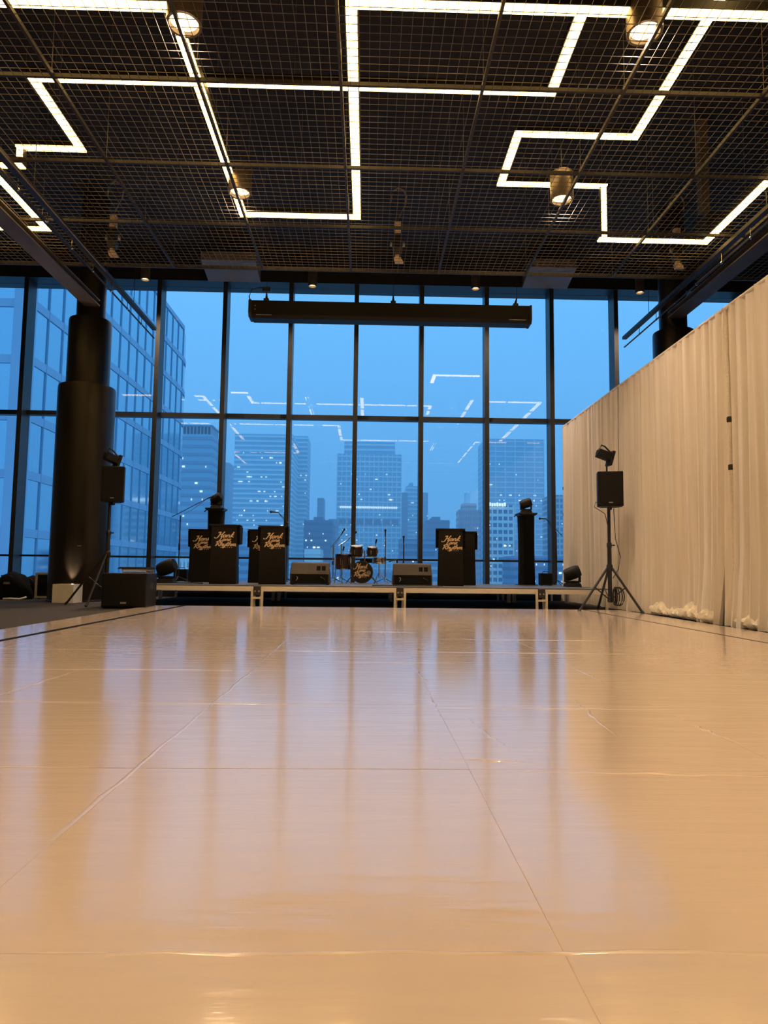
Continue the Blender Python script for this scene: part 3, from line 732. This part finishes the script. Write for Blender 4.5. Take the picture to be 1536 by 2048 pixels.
def speaker(x, y, z, w_, d_, h_, rz, label):
    t = thing('loudspeaker', (x, y, z), label, 'speaker', 'black loudspeakers on stands', rz)
    poly = [(-w_/2,-d_/2),(w_/2,-d_/2),(w_/2,0),(w_*.32,d_/2),(-w_*.32,d_/2),(-w_/2,0)]
    m = MB(); n = len(poly)
    m.add([(a,b,0) for a,b in poly]+[(a,b,h_) for a,b in poly], [(i,(i+1)%n,n+(i+1)%n,n+i) for i in range(n)]+[tuple(range(n))[::-1],tuple(range(n,2*n))])
    m.build('cabinet', M['abs'], t, bevel=.012)
    bx(-w_/2+.02,w_/2-.02,-d_/2-.008,-d_/2+.002,.02,h_-.02).build('grille', M['grille'], t, bevel=.004)
    bx(-.03,.03,-d_/2-.012,-d_/2-.008,.05,.066).build('badge', M['badge'], t)
    MB().lathe([(.03,-.05),(.04,-.03),(.04,.0)], n=14).build('pole_mount', M['black'], t, True)
    return t
def par_light(x, y, z, rz, label, stem=.18):
    t = thing('spot_fixture', (x, y, z), label, 'stage light', 'small lights above the loudspeakers', rz)
    MB().bar((0,0,0), (0,0,stem), .014).build('stem', M['black'], t, True)
    rot = Matrix.Translation((-.02,0,stem+.10)) @ Matrix.Rotation(.30, 4, 'Y')
    bx(-.14,.10,-.07,.07,-.08,.05).xf(rot).build('body', M['abs'], t, bevel=.008)
    bx(.08,.125,-.085,.085,-.16,.09).xf(rot).build('yoke', M['abs'], t, bevel=.006)
    MB().path([(-.13,0,.05),(-.11,0,.13),(-.05,0,.13),(.09,0,.06)], .014, 8).xf(rot).build('handle', M['black'], t, True)
    MB().lathe([(.05,-.15),(.06,-.14)], (0,0,-.015), 16, 'x').xf(rot).build('lens', M['grille'], t)
    return t
tripod(-4.45, 11.85, .86, 1.78, .62, (3.35, 4.6, 1.9), 'black tripod stand in front of the left column')
speaker(-4.40, 11.85, 1.76, .37, .34, .61, .25, 'black loudspeaker on a stand in front of the left column')
par_light(-4.42, 11.85, 2.37, .9, 'small black light above the left loudspeaker', .06)
tripod(3.97, 11.10, .72, 1.74, .56, (3.35, 5.4, 1.6), 'black tripod stand at the right edge of the dance floor')
speaker(3.985, 11.10, 1.72, .40, .36, .57, -.22, 'black loudspeaker on a stand in front of the drape')
par_light(3.95, 11.10, 2.29, .15, 'small tilted light above the right loudspeaker', .20)
for pts, lb in (([(3.82,10.94,1.74),(3.70,10.94,1.78),(3.68,10.94,1.70),(3.78,10.95,1.64),(3.88,11.02,1.60),(3.935,11.05,1.40),(3.93,11.06,.9)], 'thin black speaker cable looping down the right stand'),
                ([(4.06,11.12,1.70),(4.08,11.12,1.2),(4.16,11.12,.9),(4.12,11.12,.7),(4.02,11.1,.55)], 'thin grey cable hanging between right stand and drape')):
    tag(MB().path(pts, .006).build('speaker_cable', M['black'], None, True), lb, 'cable')
t = thing('cable_coil', (4.06, 11.02, .10), 'bundle of looped black cables hanging in the right tripod', 'cable')
for k in range(5):
    q = k*.5; MB().path([(.09*math.cos(a)*math.cos(q), .05*math.sin(q)+.03*k-.06, .16+.15*math.sin(a)) for a in [2*PI*i/14 for i in range(15)]], .009).build('loop', M['black'], t, True)

# ------------------------------------------------------------------ white uplight box, bags and case by the left window
t = thing('uplight_box', (-5.38, 12.53, 0), 'white cube uplight glowing at the foot of the left column', 'lamp', rz=-.06)
m = MB(); W_ = .19; Hh = .33
m.box(-W_,W_,-W_,-W_+.012,0,Hh); m.box(-W_,W_,W_-.05,W_-.038,0,Hh); m.box(-W_,-W_+.012,-W_+.012,W_-.05,0,Hh); m.box(W_-.012,W_,-W_+.012,W_-.05,0,Hh)
m.build('shell', M['white'], t)
bx(-W_+.012,W_-.012,-W_+.012,W_-.05,.18,.20).build('inner_plate', M['rail'], t)
MB().lathe([(.002,.225),(.05,.225),(.05,.20)], (0,.06,0), 16).build('lens', M['bulb'], t)
spot(t, (.0,.125,.30), 150.0, 1.0, .8, .02, True)
def gear_bag(x, y, s, label):
    t = thing('gear_bag', (x, y, 0), label, 'bag', 'black bags by the left window')
    m = MB(); vs = []; n, rows = 20, 8
    for i in range(rows+1):
        u = i/rows; z = .40*s*u; rr = (1-u**2.6)**.5 if u < 1 else .02
        for k in range(n):
            q = 2*PI*k/n; r = s*(.24+.02*math.sin(3*q+i)+.015*math.sin(5*q))*rr*(1+.08*math.sin(u*PI))
            vs.append((r*1.05*math.cos(q), r*.7*math.sin(q), z))
    m.add(vs, [(i*n+k, i*n+(k+1)%n, (i+1)*n+(k+1)%n, (i+1)*n+k) for i in range(rows) for k in range(n)] + [tuple(range(n))[::-1], tuple(range(rows*n,(rows+1)*n))])
    m.build('bag_body', M['cloth_black'], t, True)
    MB().path([(-.08*s,-.14*s,.30*s),(-.06*s,-.20*s,.34*s),(.06*s,-.20*s,.34*s),(.08*s,-.14*s,.30*s)], .012).build('handle', M['black'], t, True)
    bx(-.03*s,.05*s,-.20*s,-.17*s,.22*s,.25*s).build('tag', M['badge'], t)
gear_bag(-6.92, 13.6, 1.35, 'black round gear bag on the carpet at far left')
gear_bag(-6.90, 14.35, 1.15, 'black round gear bag leaning by the white-edged case')
tag(MB().path([(-6.9,13.25,.02),(-6.75,13.2,.03),(-6.6,13.25,.02),(-6.52,13.35,.05)], .02).build('white_strap', M['white'], None, True), 'short white strap on the carpet beside the gear bag', 'strap')
t = thing('flight_case', (-6.32, 13.75, .0), 'flight case with white edges half hidden behind the left column', 'case')
bx(-.22,.20,0,.35,.04,.50).build('body', M['podium'], t)
for x in (-.235,.19):
    bx(x,x+.045,-.012,.03,.02,.52).build('edge_trim', M['white'], t)
for z in (.02,.48): bx(-.19,.19,-.012,.03,z,z+.04).build('edge_trim', M['white'], t)
for x in (-.17,.15): MB().lathe([(.03,-.015),(.03,.015)], (x,.05,.028), 12, 'x').build('castor', M['black'], t)

# ------------------------------------------------------------------ ivory drapes on poles
DX, DH = 4.47, 3.97
poles = [15.40, 11.83, 8.25, 4.67, 1.09, -2.49]
def drape(y0, y1, label, seed, flare=0.0, tuck=0.0):
    rnd = random.Random(seed)
    n = 220; rows = 16; L = y1-y0; vs = []
    ph = [rnd.uniform(0, 6.28) for _ in range(6)]
    hemY = [rnd.uniform(-.02, .02) for _ in range(n+1)]
    for i in range(rows+1):
        u = i/rows; z = DH*(1-u)
        for k in range(n+1):
            s_ = k/n; y = L*s_
            amp_ = .018 + .022*u
            x = amp_*(math.sin(y*33+ph[0]+.6*math.sin(y*3+ph[1])) + .6*math.sin(y*57+ph[2]+u*.6) + .5*math.sin(y*13+ph[3]+u*1.2))
            x -= .05*u*u*math.sin(y*2.1+ph[4])
            x -= .06*max(0, u-.8)/.2*abs(math.sin(y*5+ph[5]))
            yy = y + flare*u**2.5*math.exp(-y/.35)
            e_ = max(0, 1-(L-y)/.75); x += tuck*e_*e_*(3-2*e_)
            vs.append((x, yy, z+.012))
    m = MB(); m.add(vs, [(i*(n+1)+k, (i+1)*(n+1)+k, (i+1)*(n+1)+k+1, i*(n+1)+k+1) for i in range(rows) for k in range(n)])
    t = thing('drape', (DX, y0, 0), label, 'drape', 'ivory drapes along the right side')
    o = m.build('curtain', M['drape'], t, True)
    so = o.modifiers.new('thick', 'SOLIDIFY'); so.thickness = .004; so.offset = 0
    MB().bar((0,0,DH+.005), (0,L-(.60 if tuck else 0),DH+.005), .022, 8).build('top_pocket', M['drape'], t, True)
    return t
dl = ['far ivory drape beside the window and the stage end', 'middle ivory drape behind the loudspeaker stand', 'nearest ivory drape at the right edge of the view',
      'ivory drape level with the viewer', 'last ivory drape behind the viewer']
dts = []
for i in range(5):
    dts.append(drape(poles[i+1]+.035, poles[i] + (.60 if i else -.02), dl[i], 20+i, .09 if i == 1 else .03, .11 if i else 0.0))
pn = ['window end', 'first gap, by the loudspeaker', 'second gap, with two black clamps', 'gap beside the viewer', 'gap behind the viewer', 'rear end']
for i, y in enumerate(poles):
    t = thing('drape_pole', (DX+.015, y, 0), 'slim metal drape pole at the ' + pn[i], 'pole', 'upright poles of the drape line')
    MB().bar((0,0,.01), (0,0,DH), .02, 10).build('upright', M['alu'], t, True)
    bx(-.02,.5,-.2,.2,0,.01).build('base_plate', M['black'], t)
    for z in (1.95, 2.55, ):
        MB().lathe([(.026,z-.03),(.032,z-.02),(.032,z+.03),(.026,z+.04)], n=12).build('clamp', M['black'], t, True)
# gathered hem lying at the foot of the middle and near drape
def hem(parent, y, L, r, seed):
    rnd = random.Random(seed); vs = []; n, rows = 14, 22
    for i in range(rows+1):
        u = i/rows
        for k in range(n):
            q = 2*PI*k/n
            rr = r*(math.sin(PI*min(max(u,.02),.98))**.4)*(1+.28*math.sin(u*19+seed)+.18*math.sin(q*3+u*23+seed)+.10*rnd.uniform(-1,1))
            vs.append((-.05+1.1*rr*math.cos(q), L*u, max(.022, .02+rr*.75+rr*.85*math.sin(q))))
    m = MB(); m.add(vs, [(i*n+k, i*n+(k+1)%n, (i+1)*n+(k+1)%n, (i+1)*n+k) for i in range(rows) for k in range(n)])
    m.build('gathered_hem', M['hem'], parent, True, loc=(0, y, 0))
y1 = poles[2]+.035
hem(dts[1], 9.95-y1, .55, 0.091, 1); hem(dts[1], 9.5-y1, .5, 0.065, 2); hem(dts[1], 8.95-y1, .55, 0.104, 3); hem(dts[1], 8.55-y1, .42, 0.091, 4)
hem(dts[2], 7.50-poles[3]-.035, .6, 0.078, 5)

# ------------------------------------------------------------------ the city outside
C = {}
C['gl'] = mat('tower_glass_blue', srgb(176, 208, 224), .06, .9, var=.08, vscale=.05)
C['sp'] = mat('tower_spandrel', srgb(165, 180, 200), .4, .1, var=.06, vscale=.1)
C['mu'] = mat('tower_mullion', srgb(150, 175, 195), .5, .2, var=.05, vscale=.1)
C['core'] = mat('tower_core', srgb(150, 172, 192), .8, var=.1, vscale=.1)
def cm(n, r, g, b, rough=.5, metal=0.0): C[n] = mat(n, srgb(r, g, b), rough, metal, var=.06, vscale=.04); return C[n]
cm('pale_glass', 150, 186, 206); cm('pale_band', 228, 240, 246); cm('mid_glass', 142, 178, 200); cm('mid_band', 214, 230, 240)
cm('slate', 130, 150, 178); cm('slate_band', 118, 138, 168); cm('stone', 205, 195, 195); cm('stone_win', 138, 150, 175)
cm('dark_slate', 98, 118, 150); cm('dark_band', 82, 104, 138); cm('white_stone', 235, 232, 228); cm('ground', 150, 155, 165)
C['lit'] = mat('lit_office_window', (.9, .8, .6), .5, emit=(.75, .85, .9), estr=1.2, var=.05)
tag(bx(-2500, 2500, 120, 4000, -61, -60).build('city_ground', C['ground']), 'dark street level far below the window', 'ground', kind='structure')

def far_tower(name, x0, x1, ytop, D, body, band, label, floor_h=4.0, band_frac=.5, depth=None, vert=0, lit=0, crown=None, setback=None, seed=0, base=-60):
    rnd = random.Random(seed)
    A = sight(x0, 1143, D); B = sight(x1, 1143, D); X0, X1 = A.x, B.x; ZT = sight((x0+x1)/2, ytop, D).z
    W_ = X1-X0; dp = depth or min(W_, 40); cx = (X0+X1)/2
    t = thing(name, (cx, D, base), label, 'building', 'city buildings beyond the window')
    H = ZT-base; h = W_/2
    H1 = H if not setback else H-setback[1]
    m = MB().box(-h, h, 0, dp, 0, H1)
    m.build('body', C[body], t)
    if setback: bx(-h*setback[0], h*setback[0], dp*.1, dp*.9, H1, H).build('setback_top', C[body], t)
    bm_ = MB(); z = H1 - floor_h*.5; lo = max(0, -base-12)
    while z > lo:
        bm_.box(-h-.15, h+.15, -.35, dp+.15, z-floor_h*band_frac*.5, z+floor_h*band_frac*.5); z -= floor_h
    if setback:
        z = H - floor_h*.6
        while z > H1+floor_h*.3: bm_.box(-h*setback[0]-.1, h*setback[0]+.1, dp*.1-.3, dp*.9, z-floor_h*.2, z+floor_h*.2); z -= floor_h
    tag(bm_.build('floor_bands', C[band], t), kind='stuff')
    if vert:
        v = MB()
        for k in range(vert+1): x = -h + W_*k/vert; v.box(x-.35, x+.35, -.6, 0, lo, H1)
        tag(v.build('piers', C[band], t), kind='stuff')
    if lit:
        l = MB(); nf = int(H1/floor_h)
        for _ in range(lit):
            f = rnd.uniform(.12, .72); z = H1 - floor_h*(int(f*(H1-lo)/floor_h)+1.0); x = rnd.uniform(-h*.9, h*.9); ww = rnd.choice((.6, .8, 1.2, 2.0))*D/500
            l.box(x, min(h, x+ww), -.5, -.36, z-floor_h*.12, z+floor_h*.10)
        tag(l.build('lit_windows', C['lit'], t), kind='stuff')
    if crown == 'fins':
        for k in range(9): x = -h + W_*(k+.5)/9; bx(x-W_*.018, x+W_*.018, 0, dp, H, H+D*18/1365).build('crown_fin', C[band], t)
        bx(-h, h, 0, dp, H+D*16/1365, H+D*19/1365).build('crown_cap', C[band], t)
    if crown == 'mast': MB().bar((0,dp/2,H), (0,dp/2,H+D*26/1365), D*2.2/1365, 8, D*.6/1365).build('mast', C[band], t)
    if crown == 'drum': MB().lathe([(h*.30,H),(h*.30,H+D*22/1365),(h*.16,H+D*26/1365)], (-h*.1,dp/2,0), 16).build('roof_drum', C['pale_band'], t)
    if crown == 'box': bx(-h*.4, h*.3, dp*.2, dp*.8, H, H+D*8/1365).build('roof_plant', C[body], t)
    return t
# big towers, left to right
far_tower('office_tower', 352, 416, 868, 330, 'mid_glass', 'slate', 'blue office tower with a finned crown just right of the near glass building', 4, .35, lit=14, crown='fins', seed=1)
far_tower('office_tower', 404, 417, 905, 365, 'slate', 'dark_slate', 'narrow darker slab attached to the finned tower', 4, .3, depth=20, seed=21)
far_tower('office_tower', 436, 452, 925, 620, 'slate', 'slate_band', 'slim slate tower left of the broad horizontal-banded tower', 4, .4, depth=30, seed=2)
far_tower('office_tower', 462, 580, 868, 520, 'pale_glass', 'pale_band', 'broad pale tower of horizontal bands with scattered lit windows', 3.7, .40, lit=70, seed=3)
far_tower('office_tower', 580, 610, 872, 566, 'pale_glass', 'pale_band', 'recessed right flank of the broad banded tower', 3.7, .40, depth=30, lit=8, seed=4)
tB = far_tower('office_tower', 671, 801, 882, 560, 'pale_glass', 'pale_band', 'wide pale tower behind the drum kit with a set-back top', 4.2, .28, vert=14, lit=34, setback=(.80, 11), seed=5)
far_tower('office_tower', 801, 814, 985, 610, 'slate', 'slate_band', 'dark slim block right of the wide central tower', 4, .4, depth=30, seed=6)
far_tower('office_tower', 811, 834, 972, 640, 'pale_glass', 'pale_band', 'slender pale tower left of the central right mullion', 4, .4, depth=30, lit=6, crown='box', seed=7)
far_tower('office_tower', 833, 855, 985, 690, 'slate', 'slate_band', 'slate tower directly behind the mullion beside the slender pale one', 4, .4, depth=30, lit=3, seed=8)
far_tower('office_tower', 852, 899, 1040, 480, 'dark_slate', 'dark_band', 'low dark flat-topped block above the right podium', 4.2, .3, depth=40, lit=4, crown='box', seed=9)
far_tower('stone_tower', 918, 962, 1006, 400, 'stone', 'stone_win', 'stone tower with a slim mast on its roof', 3.6, .45, vert=9, lit=8, setback=(.62, 4), crown='drum', seed=10)
far_tower('office_tower', 972, 1090, 878, 560, 'mid_glass', 'mid_band', 'tall blue glass slab behind the right light tower', 4.3, .22, vert=6, lit=30, seed=11)
far_tower('banded_tower', 974, 1027, 1010, 340, 'dark_slate', 'white_stone', 'tower of white and dark bands with a lit rooftop sign', 3.4, .42, vert=5, lit=10, seed=12)
far_tower('office_tower', 1027, 1062, 1080, 500, 'slate', 'slate_band', 'low slate block between the banded tower and the drape', 4, .3, depth=30, lit=5, seed=13)
far_tower('office_tower', 1104, 1175, 990, 420, 'dark_slate', 'stone', 'grid-fronted tower seen just before the drape', 3.6, .35, vert=9, lit=6, seed=14)
far_tower('office_tower', 632, 645, 996, 620, 'slate', 'slate_band', 'thin distant tower left of the wide central tower', 4, .3, depth=20, seed=15)
far_tower('gabled_block', 606, 662, 1040, 380, 'dark_slate', 'dark_band', 'dark gabled block with lit sign left of the drums', 3.8, .3, depth=40, lit=16, crown='box', seed=16)
far_tower('office_tower', 655, 672, 1038, 500, 'slate', 'slate_band', 'narrow slate building beside the wide central tower', 4, .3, depth=30, seed=17)
far_tower('low_block', 608, 640, 1098, 300, 'white_stone', 'white_stone', 'small white rooftop block left of the drums', 4, .2, depth=20, seed=18)
far_tower('low_block', 800, 870, 1078, 330, 'dark_slate', 'slate', 'low dark office block behind the right wedge monitor', 3.6, .4, lit=8, seed=19)
far_tower('low_block', 335, 425, 1112, 230, 'stone', 'white_stone', 'white low building with square windows at the foot of the left towers', 3.0, .4, vert=12, seed=20)
far_tower('low_block', 478, 520, 1088, 260, 'mid_glass', 'slate_band', 'low blue block between the podiums', 3.0, .4, lit=6, seed=22)
far_tower('low_block', 335, 385, 1078, 300, 'dark_slate', 'slate', 'low slate block with lit floors left of the mic stand', 3.4, .4, lit=14, seed=23)
far_tower('low_block', 640, 800, 1140, 260, 'stone', 'slate', 'low stone block at the foot of the central towers', 3.2, .4, vert=20, lit=8, seed=24)
far_tower('low_block', 1027, 1135, 1112, 260, 'slate', 'dark_slate', 'low slate block at the foot of the right towers', 3.2, .4, lit=12, seed=25)
far_tower('low_block', 415, 480, 1060, 420, 'slate', 'slate_band', 'low slate block behind the leftmost podiums', 3.6, .4, lit=6, seed=26)
far_tower('low_block', 850, 930, 1115, 300, 'slate', 'stone', 'low block with pale bands behind the right podium', 3.2, .4, lit=6, seed=27)
hB = (sight(801, 1143, 560).x - sight(671, 1143, 560).x)/2
for k in range(26): bx(-hB*.9+hB*1.8*k/26, -hB*.9+hB*1.8*(k+.72)/26, -.9, -.62, sight(735, 1017, 560).z+60, sight(735, 1013, 560).z+60).build('lit_window', C['lit'], tB)
for k in range(7): bx(-hB*.95+hB*1.9*(k+.1)/7, -hB*.95+hB*1.9*(k+.9)/7, -.9, -.62, sight(735, 1049, 560).z+60, sight(735, 1038, 560).z+60).build('plant_louvre', C['dark_slate'], tB)
# lit rooftop letters of the banded tower, unreadable bright marks
tS = thing('roof_sign', tuple(sight(978, 1012, 338)), 'bright rooftop sign on the white and dark banded tower', 'sign')
for k in range(7): bx(k*1.25, k*1.25+.95, 0, .3, 0, 1.5+(.3 if k % 3 == 0 else 0)).build('sign_mark', C['lit'], tS)

# near glass building at the left: two faces of floor-high panes, spandrels and mullions, rounded far corner
NB = thing('glass_building', (-23.6, 47.0, -20), 'near blue glass office building with rounded corner filling the left windows', 'building')
FH, FLO = 4.02, 12; HT = FLO*FH + 2.2
z_off = 14.1 + .63 + 20 - 8*FH    # a spandrel lies level with the second band seen from the room
LS, RC = 38.0, 9.0; HT = (z_off % FH) + 12*FH + .02
def pane_mesh(wd, nm_, mt, y0=0.0): return MB().box(0.02, wd-.02, -.10, .0, .58, FH-.02).mesh(nm_, mt)
NPF, NPS = 8, 16; WF, WS = 2.6, LS/NPS
PMF = pane_mesh(WF, 'pane', C['gl']); PMS = pane_mesh(WS, 'pane', C['gl'])
bx(-NPF*WF, -.12, .12, LS+RC, 0, HT).build('core', C['core'], NB) if False else None
m = MB(); m.box(-NPF*WF, -.14, .14, LS, 0, HT); m.box(-NPF*WF, -RC-.14, LS, LS+RC, 0, HT); m.build('core', C['core'], NB)
arc = [(-RC+RC*math.cos(q), LS+RC*math.sin(q)) for q in [PI/2*k/6 for k in range(7)]]
AL = 2*RC*math.sin(PI/24); PMA = pane_mesh(AL, 'pane', C['gl'])
cm_ = MB(); cm_.add([(x-.14*math.cos(PI/12*k), y-.14*math.sin(PI/12*k), z) for z in (0, HT) for k, (x, y) in enumerate(arc)] , [(k, k+1, 8+k, 7+k) for k in range(6)])
cm_.build('corner_core', C['core'], NB)
for f in range(-1, FLO+1):
    z = f*FH + (z_off % FH)
    if z < 0 or z + FH > HT: continue
    for k in range(NPF): inst('pane', PMF, NB, (-(k+1)*WF, .12, z))
    for k in range(NPS): inst('pane', PMS, NB, (-.12, k*WS, z), (0, 0, PI/2))
    for k in range(6):
        (xa, ya), (xb, yb) = arc[k], arc[k+1]
        inst('pane', PMA, NB, (xa-.12, ya-.02, z), (0, 0, math.atan2(yb-ya, xb-xa)))
    bx(-NPF*WF, .06, -.06, .1, z, z+.60).build('spandrel', C['sp'], NB)
    bx(-.10, .06, .1, LS, z, z+.60).build('spandrel', C['sp'], NB)
    sa = MB()
    vs = []
    for zz_ in (z, z+.60):
        for rr in (RC+.06, RC-.1): vs += [(-RC+rr*math.cos(PI/2*k/12), LS+rr*math.sin(PI/2*k/12), zz_) for k in range(13)]
    fs = []
    for k in range(12): fs += [(k, k+1, 26+k+1, 26+k), (k, 13+k, 13+k+1, k+1), (26+k, 26+k+1, 39+k+1, 39+k)]
    sa.add(vs, fs).build('spandrel', C['sp'], NB)
MMF = bx(-.035, .035, -.10, .0, 0, HT).mesh('mullion', C['mu'])
for k in range(NPF+1): inst('mullion', MMF, NB, (-k*WF, .02, 0))
for k in range(1, NPS+1): inst('mullion', MMF, NB, (-.02, k*WS, 0), (0, 0, PI/2))
bx(-1.2, .25, -.25, .10, 0, HT).build('corner_pier', C['sp'], NB)
bx(-NPF*WF, .1, -.1, LS, HT, HT+.5).build('parapet', C['sp'], NB)

# evening haze over the city
hz_ = bx(-700, 700, 130, 900, -59.5, 150)
hm_ = bpy.data.materials.new('city_haze'); hm_.use_nodes = True
n_ = hm_.node_tree.nodes; n_.clear(); ho = n_.new('ShaderNodeOutputMaterial'); vs_ = n_.new('ShaderNodeVolumeScatter')
vs_.inputs['Density'].default_value = HAZE; vs_.inputs['Color'].default_value = (1, 1, 1, 1)
hm_.node_tree.links.new(vs_.outputs[0], ho.inputs['Volume'])
tag(hz_.build('city_haze', hm_), 'thin blue evening haze hanging between the city towers', 'haze', kind='structure')
